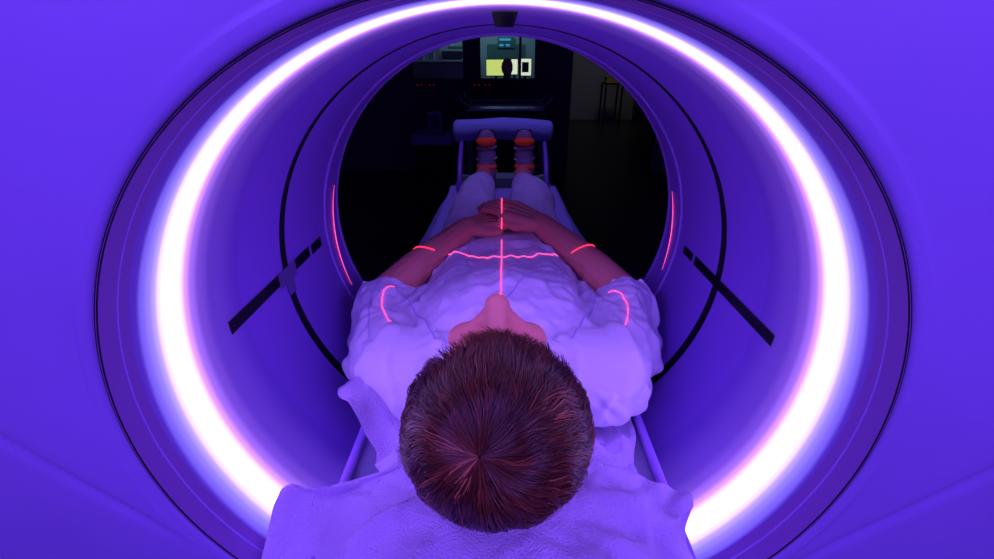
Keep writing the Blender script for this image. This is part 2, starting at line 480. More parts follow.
bm = cloth_sim(bm, [c1], 16, lambda c: math.hypot(c.x - HC.x, c.y - 0.36) < 0.075 or (c.y < 0.075) or math.hypot(c.x + 0.255, c.y - 0.372) < 0.012 or math.hypot(c.x - 0.216, c.y - 0.352) < 0.012 or c.y > 0.60 or math.hypot(c.x + 0.225, c.y - 0.525) < 0.034, shrink=-0.09, bend=2.5, tension=20, mass=0.15, grav=0.5, thick=0.002)
bm.normal_update()
for v in bm.verts:
    x, y, z = v.co; r = math.hypot(x, y - 0.36); w = sstep(0.085, 0.14, r)
    q = fbm((x, y, 2.3), 6.5, 2); q2 = fbm((x + 3, y * 1.4, 5.1), 10, 2)
    v.co.z += w * (0.011 * (1 - min(1, abs(q) * 4.5)) ** 2 + 0.006 * (1 - min(1, abs(q2) * 4)) ** 2)
    a = math.atan2(y - 0.40, x)
    for a0, amp, wd in ((-0.42, 0.016, 0.07), (-0.95, 0.012, 0.06), (-2.55, 0.014, 0.07), (-2.15, 0.009, 0.05)):
        v.co.z += amp * w * gauss(a - a0, wd)
so = obj('crepe_sheet', bm, M_paper); subdiv(so)
tag(so, 'crumpled textured violet-lit sheet spread under the head and shoulders', 'sheet')

# ------------------------------------------------------------ patient
P = thing('person', 'patient in a pale gown lying on their back, hands clasped on belly, short reddish-brown hair', 'person', (0, 1.1, AX - 0.19))
def A(x, y, z): return Vector((x, y, AX + z))
def H(x, y, z): return HC + Vector((x, y, z))       # head: +z is the face, -y the crown
bm = bmesh.new()
ell(bm, H(0, 0.008, 0.004), (0.074, 0.088, 0.078))
ell(bm, H(0, 0.045, 0.030), (0.054, 0.080, 0.058))
ell(bm, H(0, -0.008, 0.045), (0.052, 0.055, 0.046))          # forehead
cap(bm, H(0, 0.085, 0.035), H(0, 0.116, 0.046), 0.038, 0.022)  # jaw / chin
for s in (-1, 1):
    cap(bm, H(s * 0.058, 0.06, 0.0), H(s * 0.020, 0.113, 0.040), 0.020, 0.016)  # jaw line
    ell(bm, H(s * 0.030, 0.050, 0.068), (0.022, 0.022, 0.016)); cap(bm, H(s * 0.006, 0.046, 0.095), H(s * 0.032, 0.050, 0.071), 0.011, 0.011)  # cheekbones
    cap(bm, H(s * 0.012, 0.008, 0.091), H(s * 0.041, 0.012, 0.068), 0.008, 0.006)  # brow
    ell(bm, H(s * 0.030, 0.027, 0.073), (0.0135, 0.010, 0.011))   # closed eyelid
    ell(bm, H(s * 0.011, 0.058, 0.092), (0.0075, 0.008, 0.008))  # nostril wings
    ell(bm, H(s * 0.079, 0.030, -0.006), (0.008, 0.030, 0.018), Matrix.Rotation(s * 0.25, 3, 'Z'))  # ear
cap(bm, H(0, 0.012, 0.091), H(0, 0.050, 0.106), 0.0095, 0.0125)  # nose bridge
ell(bm, H(0, 0.056, 0.105), (0.0135, 0.012, 0.0115))
cap(bm, H(-0.016, 0.081, 0.076), H(0.016, 0.081, 0.076), 0.0065, 0.0065)
cap(bm, H(-0.014, 0.091, 0.073), H(0.014, 0.091, 0.073), 0.0065, 0.0065)
cap(bm, H(0, 0.075, -0.015), A(0, 0.52, -0.115), 0.056, 0.062)  # neck
# torso
ell(bm, A(0, 0.66, -0.110), (0.155, 0.17, 0.085))
ell(bm, A(0, 0.88, -0.130), (0.150, 0.22, 0.060))
for s in (-1, 1): cap(bm, A(s * 0.085, 0.70, -0.118), A(s * 0.090, 1.04, -0.132), 0.066, 0.060)
ell(bm, A(0, 1.06, -0.132), (0.165, 0.15, 0.064))
for s in (-1, 1):
    cap(bm, A(s * 0.06, 0.54, -0.11), A(s * 0.165, 0.57, -0.115), 0.055, 0.055)
    cap(bm, A(s * 0.09, 1.12, -0.125), A(s * 0.088, 1.50, -0.125), 0.068, 0.052)  # thigh
    cap(bm, A(s * 0.088, 1.50, -0.125), A(s * 0.083, 1.66, -0.135), 0.050, 0.052)
    cap(bm, A(s * 0.083, 1.66, -0.135), A(s * 0.082, 1.90, -0.125), 0.048, 0.036)  # calf
    fx_ = -0.070 if s < 0 else 0.091
    cap(bm, A(fx_, 1.925, -0.150), A(fx_, 1.972, -0.01), 0.030, 0.022)   # foot
body = remesh(bm, 0.0035, 4)

def arm(s, elbow, wrist, knuckle, up, fingers, thumb):
    """one arm with a hand: palm + four fingers + thumb"""
    bm = bmesh.new()
    sh = A(s * 0.165, 0.57, -0.115)
    cap(bm, sh, elbow, 0.048, 0.038)
    mid = elbow.lerp(wrist, 0.35)
    cap(bm, elbow, mid, 0.036, 0.0385)
    cap(bm, mid, wrist, 0.0385, 0.025)
    d = (knuckle - wrist).normalized()
    side = d.cross(up).normalized()
    # palm: slab from wrist to knuckles
    for k, w in enumerate((-0.030, -0.011, 0.009, 0.028)):
        cap(bm, wrist + side * w * 0.55 + d * 0.008, knuckle + side * w * 1.05, 0.0155, 0.0118)
    for pts in fingers:
        rr = [0.0098, 0.0090, 0.0080, 0.0068]
        for a, b, r0, r1 in zip(pts, pts[1:], rr, rr[1:]): cap(bm, a, b, r0, r1, 12)
        for j in pts[1:-1]: ell(bm, j, (0.0098, 0.0098, 0.0094), u=12, v=8)
    rr = [0.0155, 0.0115, 0.0095]
    for a, b, r0, r1 in zip(thumb, thumb[1:], rr, rr[1:]): cap(bm, a, b, r0, r1, 12)
    return remesh(bm, 0.0022, 3)

def fingers_for(wrist, knuckle, up, s_order, lens, curl, spread, offs):
    d = (knuckle - wrist).normalized(); side = d.cross(up).normalized(); out = []
    for k, w in enumerate((-0.030, -0.011, 0.009, 0.028)):
        base = knuckle + side * w * 1.05
        dd = (d + side * spread[k]).normalized()
        pts = [base]; a = curl[0]
        for q, L in enumerate(lens[k]):
            v = dd * math.cos(a) - up * math.sin(a)
            pts.append(pts[-1] + v * L); a += curl[q + 1]
        out.append(pts)
    return out
up = Vector((0, -0.15, 1)).normalized()
# left of the picture: the arm whose hand lies underneath, pointing right and slightly away
e1 = A(-0.232, 0.755, -0.100); w1 = A(-0.085, 0.992, -0.040); k1 = A(-0.012, 1.036, -0.037)
L4 = [(0.036, 0.024, 0.018), (0.042, 0.028, 0.020), (0.039, 0.026, 0.019), (0.030, 0.019, 0.017)]
f1 = fingers_for(w1, k1, up, 1, L4[::-1], (0.10, 0.2, 0.2, 0.1), (-0.08, -0.02, 0.03, 0.1), None)
d1 = (k1 - w1).normalized(); s1 = d1.cross(up)
t1 = [w1 + s1 * 0.018 + d1 * 0.012, w1 + s1 * 0.036 + d1 * 0.040 + up * -0.004, w1 + s1 * 0.040 + d1 * 0.066 + up * -0.006]
armL = arm(-1, e1, w1, k1, up, f1, t1)
# right of the picture: hand laid on top, fingers reaching left over the far side, thumb along the near side
e2 = A(0.238, 0.760, -0.100); w2 = A(0.090, 1.000, -0.034); k2 = A(0.018, 1.034, -0.010)
f2 = fingers_for(w2, k2, up, 1, L4, (0.12, 0.28, 0.30, 0.2), (0.10, 0.04, -0.02, -0.08), None)
d2 = (k2 - w2).normalized(); s2 = d2.cross(up)
nr = -s2 if s2.y > 0 else s2
t2 = [w2 + nr * 0.016 + d2 * 0.016 - up * 0.004, w2 + nr * 0.040 + d2 * 0.052 - up * 0.012, w2 + nr * 0.036 + d2 * 0.092 - up * 0.016]
armR = arm(1, e2, w2, k2, up, f2, t2)
me_tmp = []
for b in (armL, armR):
    m_ = bpy.data.meshes.new('t'); b.to_mesh(m_); b.free(); body.from_mesh(m_); bpy.data.meshes.remove(m_)
body.normal_update()
for v in body.verts:
    x, y, z = v.co
    if 0.56 < y < 1.75 and z < AX - 0.062 and not (abs(x) > 0.16 and y > 0.70) : v.co -= v.normal * 0.006
bodyo = obj('body', body, M_skin, P)

# gown and trousers ------------------------------------------------
bm = bmesh.new()
ell(bm, A(0, 0.66, -0.112), (0.190, 0.20, 0.094))
ell(bm, A(0, 0.90, -0.130), (0.182, 0.22, 0.068))
for s in (-1, 1): cap(bm, A(s * 0.105, 0.66, -0.114), A(s * 0.110, 1.06, -0.132), 0.073, 0.066)
ell(bm, A(0, 1.06, -0.132), (0.182, 0.17, 0.069))
cap(bm, A(-0.055, 0.53, -0.105), A(0.055, 0.53, -0.105), 0.072, 0.072)
for s in (-1, 1):
    cap(bm, A(s * 0.06, 0.555, -0.108), A(s * 0.172, 0.585, -0.118), 0.070, 0.068)
    cap(bm, A(s * 0.175, 0.585, -0.112), A(s * 0.226, 0.725, -0.118), 0.066, 0.062)
    cap(bm, A(s * 0.165, 0.60, -0.14), A(s * 0.25, 0.72, -0.150), 0.045, 0.045)
gown = remesh(bm, 0.0075, 8, 0.6)
gown.normal_update()
def seam_lines():
    return [((-0.055, 0.50), (-0.155, 0.73)), ((0.060, 0.50), (0.150, 0.73))]
def segd(px, py, a, b):
    ax, ay = a; bx, by = b
    t = max(0, min(1, ((px - ax) * (bx - ax) + (py - ay) * (by - ay)) / ((bx - ax) ** 2 + (by - ay) ** 2)))
    return math.hypot(px - ax - t * (bx - ax), py - ay - t * (by - ay)), t
for v in gown.verts:
    x, y, z = v.co; n = v.normal
    top = sstep(-0.1, 0.5, n.z)
    d = 0
    # long soft folds, running down the body and fanning from the armpits
    fx = x + 0.05 * fbm((x, y, 0), 4, 2)
    d += 0.007 * fbm((fx * 3.2, y * 1.0, z), 6.0, 3)
    ang = math.atan2(y - 0.66, abs(x) - 0.19)
    rad = math.hypot(y - 0.66, abs(x) - 0.19)
    d += 0.006 * math.sin(ang * 9 + 5 * fbm((x, y, 2), 5, 2)) * gauss(rad - 0.08, 0.08)
    d += 0.005 * (abs(fbm((x * 1.5, y * 1.5, z + 4), 11, 3)) - 0.2)
    # cross folds at the waist
    d += 0.004 * math.sin(y * 75 + 6 * fbm((x, y, 7), 6, 2)) * gauss(y - 0.98, 0.09)
    # neck overlap
    dd, t = segd(x, y, (0.01, 0.52), (0.09, 0.78))
    d += 0.004 * (1 if (x - 0.01) * 0.26 - (y - 0.52) * 0.08 < 0 else 0) * gauss(dd, 0.03)
    for a, b in seam_lines():
        dd, t = segd(x, y, a, b); d -= 0.004 * gauss(dd, 0.006) * top
    v.co += n * d
kill = [f for f in gown.faces if (lambda c: c.y > 1.17 or (abs(c.x) > 0.192 and c.y > 0.765) or (c.y < 0.50 and abs(c.x) < 0.075 and c.z > AX - 0.15) or (c.y < 0.475))(f.calc_center_median())]
bmesh.ops.delete(gown, geom=kill, context='FACES')
colb = bmesh.new(); colb.from_mesh(bodyo.data)
bmesh.ops.translate(colb, vec=P.location, verts=colb.verts)
bmesh.ops.delete(colb, geom=[v for v in colb.verts if v.co.y > 1.3], context='VERTS')
bmesh.ops.holes_fill(colb, edges=[e for e in colb.edges if e.is_boundary])
colb = remesh(colb, 0.011, 0)
gown = cloth_sim(gown, [colb], 22, lambda c: c.z < AX - 0.168, shrink=-0.10, bend=0.8, tension=12)
gown.normal_update()
for v in gown.verts:
    x, y, z = v.co; n = v.normal; d = 0
    rad = math.hypot(y - 0.70, abs(x) - 0.20); ang = math.atan2(y - 0.70, abs(x) - 0.20)
    d += 0.0055 * (1 - abs(math.sin(ang * 3.2 + 2.2 * fbm((x, y, 2), 5, 2)))) ** 3 * gauss(rad - 0.09, 0.07)
    q = fbm((x * 2.2 + 0.4 * y, y * 0.9 - 0.3 * x, z + 4), 7, 3)
    d += 0.0075 * (1 - min(1, abs(q) * 3.5)) ** 2 - 0.001
    q = fbm((x * 1.2 - y, y * 1.6 + x, z + 9), 8, 2)
    d += 0.004 * (1 - min(1, abs(q) * 4)) ** 2
    if y > 0.80: d += 0.003 * math.sin(y * 90 + 7 * fbm((x, y, 7), 6, 2)) * sstep(0.8, 0.95, y)
    if x > -0.01 and y < 0.86: # neckline overlap step
        dd = (x - 0.0) * 0.91 - (y - 0.60) * 0.41
        if n.z > 0.3: d += 0.0025 * sstep(-0.004, 0.002, -dd) * gauss(max(0, -dd), 0.05)
    d *= 1 - 0.62 * sstep(0.82, 0.92, y) * sstep(0.13, 0.08, abs(x))
    v.co += n * d
gowno = obj('gown', gown, M_gown, P); subdiv(gowno); gowno['label'] = 'loose pale short-sleeved hospital gown'

bm = bmesh.new()
ell(bm, A(0, 1.13, -0.140), (0.172, 0.10, 0.052))
for s in (-1, 1):
    cap(bm, A(s * 0.095, 1.16, -0.125), A(s * 0.096, 1.50, -0.122), 0.074, 0.070)
    cap(bm, A(s * 0.096, 1.50, -0.120), A(s * 0.085, 1.745, -0.130), 0.070, 0.052)
tr = remesh(bm, 0.0055, 8, 0.6); tr.normal_update()
for v in tr.verts:
    x, y, z = v.co
    d = 0.008 * fbm((x * 2.5, y * 1.2, z), 7, 3) + 0.004 * math.sin(y * 60 + 8 * fbm((x, y, 1), 5, 2)) * gauss(y - 1.5, 0.12)
    v.co += v.normal * d
trouo = obj('trousers', tr, M_gown, P); trouo['label'] = 'loose pale trousers'

# shoes
def shoe(cx, lean):
    S = bpy.data.objects.new('shoe', None); link(S, P); S.location = (0, 0, 0)
    def Q(x, y, z): return A(cx + x + lean * (z + 0.15), y, z)
    bm = bmesh.new()
    cap(bm, Q(0, 1.915, -0.140), Q(0, 1.955, -0.06), 0.040, 0.040)
    cap(bm, Q(0, 1.955, -0.06), Q(0, 1.985, 0.012), 0.042, 0.036)
    b = remesh(bm, 0.004, 5); obj('upper', b, M_upper, S)
    bm = bmesh.new()
    pts = [Q(0, 1.965, -0.175), Q(0, 1.985, -0.12), Q(0, 1.995, -0.05), Q(0, 2.015, 0.01), Q(0, 2.01, 0.045)]
    tube(bm, pts, [0.034, 0.040, 0.040, 0.046, 0.030], 20, True, (1.0, 0.42)); b = remesh(bm, 0.004, 4); obj('sole', b, M_sole, S)
    for z0, h, m in ((-0.095, 0.020, M_red), (0.004, 0.018, M_red)):
        bm = bmesh.new()
        yc = 1.935 + (z0 + 0.14) * 0.28
        ell(bm, Q(0, yc - 0.008, z0), (0.043, 0.050, h)); obj('red_panel', bm, m, S)
    for z0 in (-0.066, -0.118, -0.022):
        bm = bmesh.new(); yc = 1.938 + (z0 + 0.14) * 0.28
        pts = [Q(0.040 * math.cos(a), yc - 0.041 * math.sin(a), z0 + 0.003 * math.cos(a)) for a in [PI * k / 14 for k in range(15)]]
        tube(bm, pts, 0.006, 8, True, (1.0, 0.8)); obj('strap', bm, M_shoe, S)
    return S
shoe(-0.068, -0.02); shoe(0.092, -0.01)

# hair -------------------------------------------------------------
def hair_mat():
    m = bpy.data.materials.new('hair'); m.use_nodes = True; nt = m.node_tree; b = nt.nodes['Principled BSDF']
    geo = nt.nodes.new('ShaderNodeNewGeometry'); rp = nt.nodes.new('ShaderNodeValToRGB')
    at = nt.nodes.new('ShaderNodeAttribute'); at.attribute_name = 'tone'
    mx = nt.nodes.new('ShaderNodeMath'); mx.operation = 'MULTIPLY_ADD'; mx.inputs[1].default_value = 0.35
    nt.links.new(geo.outputs['Random Per Island'], mx.inputs[0]); nt.links.new(at.outputs['Fac'], mx.inputs[2])
    cr = rp.color_ramp
    cr.elements[0].color = (0.030, 0.008, 0.006, 1); cr.elements[1].color = (0.62, 0.22, 0.10, 1)
    e = cr.elements.new(0.45); e.color = (0.085, 0.02, 0.011, 1)
    e = cr.elements.new(0.85); e.color = (0.25, 0.065, 0.03, 1)
    nt.links.new(mx.outputs[0], rp.inputs[0]); nt.links.new(rp.outputs[0], b.inputs['Base Color'])
    b.inputs['Roughness'].default_value = 0.36; b.inputs['Specular IOR Level'].default_value = 0.4
    return m
M_hair = hair_mat()
hr = Vector((0.088, 0.108, 0.102))     # hair shell radii
whorl = Vector((-0.13, -0.86, 0.45)).normalized()
def shell(dirv, lift):
    # point on an ellipsoid around the head in direction dirv
    ry = hr.y if dirv.y > 0 else 0.095
    rz = hr.z if dirv.z > 0 else 0.073
    rx = hr.x * (1.0 - 0.10 * max(0, dirv.z) + 0.05 * max(0, -dirv.z))
    k = 1 / math.sqrt((dirv.x / rx) ** 2 + (dirv.y / ry) ** 2 + (dirv.z / rz) ** 2)
    return HC + dirv * (k + lift)
ref = Vector((1, 0, 0)); ref = (ref - whorl * ref.dot(whorl)).normalized(); ref2 = whorl.cross(ref)
def hdir(theta, phi):
    return (whorl * math.cos(theta) + (ref * math.cos(phi) + ref2 * math.sin(phi)) * math.sin(theta)).normalized()
def in_face(d):
    # directions that must stay bare (face)
    return d.z > 0.30 and d.y > 0.02 - 0.0 * abs(d.x) and True
bm = bmesh.new()
# base cap
nT, nP = 26, 64
capv = []
for i in range(nT + 1):
    th = 2.15 * i / nT
    row = []
    for k in range(nP):
        d = hdir(max(th, 0.001), 2 * PI * k / nP)
        row.append(bm.verts.new(shell(d, -0.004)))
    capv.append(row)
for i in range(nT):
    for k in range(nP):
        q = (capv[i][k], capv[i][(k + 1) % nP], capv[i + 1][(k + 1) % nP], capv[i + 1][k])
        c = sum((v.co for v in q), Vector()) / 4 - HC
        if in_face(c.normalized()) : continue
        if c.normalized().y > 0.55: continue
        bm.faces.new(q)
loose = [v for v in bm.verts if not v.link_faces]
bmesh.ops.delete(bm, geom=loose, context='VERTS')
TL = bm.verts.layers.float.new('tone')
def strand(th0, phi, L, lift, w, curl, ph, tone):
    pts = []; n = 10
    for i in range(n + 1):
        t = i / n
        th = th0 + L * t
        p = phi + curl * math.sin(t * 1.6 + ph) * (0.4 + t) + 0.14 * fbm((math.cos(phi) * 1.6, math.sin(phi) * 1.6, th * 1.4), 2.2, 2)
        d = hdir(th, p)
        d = (d + Vector((0, 0.02, -0.16)) * t * t * sstep(0.2, 0.9, abs(d.x) + max(0, -d.z))).normalized()
        if in_face(d) and i > 1 and d.y > 0.08 + 0.05 * math.sin(phi * 23): break
        lf = lift * math.sin(PI * min(1, 0.08 + t * 0.92)) * sstep(0.0, 0.5, th) + 0.0012 * fbm(d, 6, 2)
        q = shell(d, lf)
        if q.z < AX - 0.108: q.z = AX - 0.108 + 0.003 * random.random()
        pts.append(q)
    if len(pts) < 4: return
    ring = []
    for i, p in enumerate(pts):
        dd = pts[min(i + 1, len(pts) - 1)] - pts[max(i - 1, 0)]
        nrm = (p - HC).normalized()
        sd = dd.cross(nrm)
        if sd.length < 1e-9: return
        sd.normalize()
        ww = w * (1 - 0.88 * (i / (len(pts) - 1)) ** 3) * (0.55 + 0.45 * min(1, i / 2))
        tr_ = (bm.verts.new(p - sd * ww), bm.verts.new(p + nrm * ww * 0.9), bm.verts.new(p + sd * ww))
        for v in tr_: v[TL] = tone
        ring.append(tr_)
    for a, b in zip(ring, ring[1:]):
        bm.faces.new((a[0], a[1], b[1], b[0])); bm.faces.new((a[1], a[2], b[2], b[1]))
NCL = 640
for c in range(NCL):
    cth = 1.9 * random.random() ** 0.7 if c % 3 else 0.8 * random.random()
    cph = random.uniform(0, 2 * PI)
    cl = random.uniform(0.7, 1.25); clift = random.uniform(0.0005, 0.0075); ccurl = 0.16 + random.gauss(0, 0.13); cphs = random.uniform(0, 1.5)
    ctone = min(0.8, max(0, random.gauss(0.22, 0.24)))
    d0 = hdir(cth, cph)
    if in_face(d0) or d0.y > 0.5: continue
    for k in range(24):
        th = max(0.01, cth + random.gauss(0, 0.05)); ph = cph + random.gauss(0, 0.045) / max(0.2, math.sin(max(th, 0.05)))
        strand(th, ph, cl * random.uniform(0.8, 1.1), clift + random.uniform(0, 0.0022), random.uniform(0.0003, 0.0007), ccurl + random.gauss(0, 0.015), cphs + random.gauss(0, .06), ctone)
hairo = obj('hair', bm, M_hair, P); hairo['label'] = 'short reddish-brown hair radiating from the crown'

# ------------------------------------------------------------ laser lines over the patient
dg = bpy.context.evaluated_depsgraph_get()
def bvh_of(o):
    b = bmesh.new(); ev_ = o.evaluated_get(dg); b.from_mesh(ev_.to_mesh()); ev_.to_mesh_clear(); b.transform(Matrix.Translation(o.parent.location)); t = BVHTree.FromBMesh(b); b.free(); return t
BV_skin, BV_gown, BV_trou = bvh_of(bodyo), bvh_of(gowno), bvh_of(trouo)
def down(x, y):
    best = None
    for t in (BV_skin, BV_gown, BV_trou):
        h = t.ray_cast(Vector((x, y, AX + 0.3)), Vector((0, 0, -1)))
        if h[0] is not None and (best is None or h[0].z > best.z): best = h[0]
    return best
def laser_down(path, label, rad=0.0011, m=M_laser_cloth):
    bm = bmesh.new(); seg = []
    last = None
    for x, y in path:
        p = down(x, y)
        if p is None or p.z < AX - 0.16: 
            if len(seg) > 1: tube(bm, seg, rad, 5)
            seg = []; last = None; continue
        if last is not None and abs(p.z - last) > 0.02:
            if len(seg) > 1: tube(bm, seg, rad, 5)
            seg = []
        seg.append(p + Vector((0, 0, 0.0010))); last = p.z
    if len(seg) > 1: tube(bm, seg, rad, 5)
    return tag(obj('laser_line', bm, m), label, 'laser line')
laser_down([(-0.003, 0.405 + 0.004 * i) for i in range(195)], 'long red laser line running down the chest from nose to hands')
def lpath(x):
    y = 0.868 + 0.30 * min(abs(x), 0.13) ** 2 * 6 * 0.5
    if abs(x) > 0.115: y = 0.905 - 0.046 * (1 - min(1, abs((abs(x) - 0.150) / 0.06)) ** 2)
    return y
laser_down([(-0.115 + 0.0023 * i, 0.884 - 0.9 * (-0.115 + 0.0023 * i) ** 2) for i in range(101)], 'red laser line crossing the belly of the gown')
laser_down([(-0.215 + 0.002 * i, lpath(-0.215 + 0.002 * i)) for i in range(38)], 'short red laser line on the forearm at left', m=M_laser)
laser_down([(0.215 - 0.002 * i, lpath(0.215 - 0.002 * i)) for i in range(38)], 'short red laser line on the forearm at right', m=M_laser)
def poly(P, n=6):
    for _ in range(2):
        P = [P[0]] + [q for a, b in zip(P, P[1:]) for q in ((.75 * a[0] + .25 * b[0], .75 * a[1] + .25 * b[1]), (.25 * a[0] + .75 * b[0], .25 * a[1] + .75 * b[1]))] + [P[-1]]
    return [(a[0] + (b[0] - a[0]) * i / n, a[1] + (b[1] - a[1]) * i / n) for a, b in zip(P, P[1:]) for i in range(n)]
laser_down(poly([(-0.196, 0.725), (-0.212, 0.700), (-0.202, 0.650), (-0.172, 0.595)]), 'curved red laser trace on the sleeve at left', rad=0.0008)
laser_down([(0.235 + 0.002 * i, 0.600 - 0.0004 * i) for i in range(12)], 'tiny red laser mark on the outer edge of the sleeve at right', rad=0.0008)
laser_down(poly([(0.190, 0.720), (0.212, 0.695), (0.210, 0.650), (0.188, 0.595)]), 'curved red laser trace on the sleeve at right', rad=0.0008)
def seam(path, r=0.0016):
    bm = bmesh.new(); pts = []
    for (x0, y0), (x1, y1) in zip(path, path[1:]):
        for i in range(25):
            t = i / 24; h = BV_gown.ray_cast(Vector((x0 + (x1 - x0) * t, y0 + (y1 - y0) * t, AX + 0.3)), Vector((0, 0, -1)))
            if h[0] is not None: pts.append(h[0] - Vector((0, 0, 0.0004)))
    if len(pts) > 2: tube(bm, pts, r, 5); obj('seam', bm, M_seam, P)
seam([(-0.172, 0.71), (-0.140, 0.64), (-0.095, 0.535)]); seam([(0.168, 0.71), (0.140, 0.64), (0.096, 0.535)])
seam([(0.060, 0.735), (0.025, 0.66), (0.0, 0.59)]); seam([(-0.205, 0.735), (-0.225, 0.66), (-0.205, 0.58)])


# ------------------------------------------------------------ far room
M_wall_d = mat('dark_wall', (0.05, 0.045, 0.10), 0.8, 0.2)
M_wall_n = mat('near_wall', (0.10, 0.08, 0.2), 0.8, 0.2)
M_floor = mat('floor_vinyl', (0.05, 0.05, 0.06), 0.35, 0.4, var=(3, 0.7))
M_ceil = mat('ceiling_tile', (0.08, 0.08, 0.12), 0.9, 0.1)
M_cwall = mat('control_wall', (0.35, 0.5, 0.55), 0.8, 0.1)
M_green = mat('green_board', (0.08, 0.22, 0.18), 0.7, 0.2)
M_corr = mat('corridor_wall', (0.45, 0.45, 0.42), 0.8, 0.1)
M_dark = mat('dark_plastic', (0.012, 0.012, 0.02), 0.5, 0.3)
M_yel = mat('yellow_box', (0.6, 0.42, 0.10), 0.7, 0.2)
M_glass = bpy.data.materials.new('glass'); M_glass.use_nodes = True
_b = M_glass.node_tree.nodes['Principled BSDF']; _b.inputs['Base Color'].default_value = (0.8, 0.9, 0.92, 1); _b.inputs['Roughness'].default_value = 0.02
_b.inputs['Alpha'].default_value = 0.12; _b.inputs['Specular IOR Level'].default_value = 0.3
def struct(name, boxes, m):
    bm = bmesh.new()
    for b in boxes: box(bm, *b)
    o = obj(name, bm, m, smooth=False); o['kind'] = 'structure'; return o
XL, XR, YB, YF, ZC = -3.0, 3.2, -2.5, 11.8, 2.7
def slab(x0, x1, y0, y1, z0, z1): return ((x0 + x1) / 2, (y0 + y1) / 2, (z0 + z1) / 2, x1 - x0, y1 - y0, z1 - z0)
struct('floor', [slab(XL, XR, YB, YF, -0.1, 0)], M_floor)
struct('ceiling', [slab(XL, XR, YB, YF, ZC, ZC + 0.1)], M_ceil)
struct('wall_left', [slab(XL - 0.1, XL, YB, YF, 0, ZC)], M_wall_d)
struct('wall_right', [slab(XR, XR + 0.1, YB, YF, 0, ZC)], M_wall_d)
struct('wall_near', [slab(XL, XR, YB - 0.1, YB, 0, ZC)], M_wall_n)
struct('wall_end', [slab(XL, XR, YF, YF + 0.1, 0, ZC)], M_corr)
# partition with two control windows and a doorway
YP = 6.0
struct('wall_back', [slab(XL, -1.10, YP, YP + .12, 0, ZC), slab(-1.10, 0.84, YP, YP + .12, 0, 1.10), slab(-1.10, 0.84, YP, YP + .12, 1.95, ZC),
                     slab(-0.46, -0.29, YP, YP + .12, 1.10, 1.95), slab(0.40, 0.84, YP, YP + .12, 1.10, 1.95),
                     slab(0.84, 1.95, YP, YP + .12, 2.1, ZC), slab(1.95, XR, YP, YP + .12, 0, ZC)], M_wall_d)
struct('wall_control', [slab(0.76, 0.84, YP + .12, 9.0, 0, ZC)], M_dark)
struct('wall_control_end', [slab(XL, 0.84, 9.0, 9.08, 0, ZC)], M_cwall)
for k, (x0, x1) in enumerate(((-1.10, -0.46), (-0.29, 0.40))):
    o = struct('window_%d' % (k + 1), [slab(x0, x1, YP + 0.055, YP + 0.065, 1.10, 1.95)], M_glass)
    bmf = bmesh.new()
    for b in (slab(x0, x1, YP - .01, YP + .03, 1.10, 1.12), slab(x0, x1, YP - .01, YP + .03, 1.93, 1.95), slab(x0, x0 + .02, YP - .01, YP + .03, 1.10, 1.95), slab(x1 - .02, x1, YP - .01, YP + .03, 1.10, 1.95)): box(bmf, *b)
    obj('window_frame', bmf, M_dark, o, smooth=False)

# control room contents
t = thing('control_desk', 'dark control desk behind the observation windows', 'desk', (-0.3, 7.2, 0))
bm = bmesh.new(); box(bm, -0.3, 7.2, 0.98, 2.0, 0.7, 0.05, 0.01); obj('desktop', bm, M_dark, t, False)
for x in (-1.25, 0.65):
    bm = bmesh.new(); box(bm, x, 7.2, 0.48, 0.05, 0.65, 0.95, 0.005); obj('leg_panel', bm, M_dark, t, False)
def monitor(cx, z0, z1, w, label, screen_m, inner=None):
    t = thing('monitor', label, 'monitor', (cx, 6.95, 1.005), 'control room monitors')
    h = z1 - z0; zc = (z0 + z1) / 2
    bm = bmesh.new(); box(bm, cx, 6.965, zc, w + 0.012, 0.03, h + 0.02, 0.004); obj('bezel', bm, M_dark, t, False)
    bm = bmesh.new(); box(bm, cx, 6.947, zc, w, 0.004, h); s = obj('screen', bm, screen_m, t, False)
    if inner:
        bm = bmesh.new(); box(bm, cx, 6.942, zc, inner[0], 0.004, inner[1]); obj('dark_image', bm, M_dark, s, False)
    bm = bmesh.new(); tube(bm, [(cx, 6.98, z0), (cx, 6.98, 1.02)], 0.02, 10); box(bm, cx, 6.97, 1.012, 0.16, 0.12, 0.014); obj('stand', bm, M_dark, t, False)
    return t
E_y = emat('screen_yellow', (0.72, 0.88, 0.22), 0.95); E_w = emat('screen_white', (0.85, 0.95, 0.70), 1.0)
monitor(-0.098, 1.125, 1.325, 0.265, 'yellow-green glowing monitor, left one seen through the bore', E_y)
monitor(0.312, 1.125, 1.335, 0.160, 'white-bordered monitor with dark image, right one seen through the bore', E_w, (0.095, 0.13))
monitor(0.160, 1.14, 1.33, 0.085, 'narrow white glowing monitor between the other two', E_w)
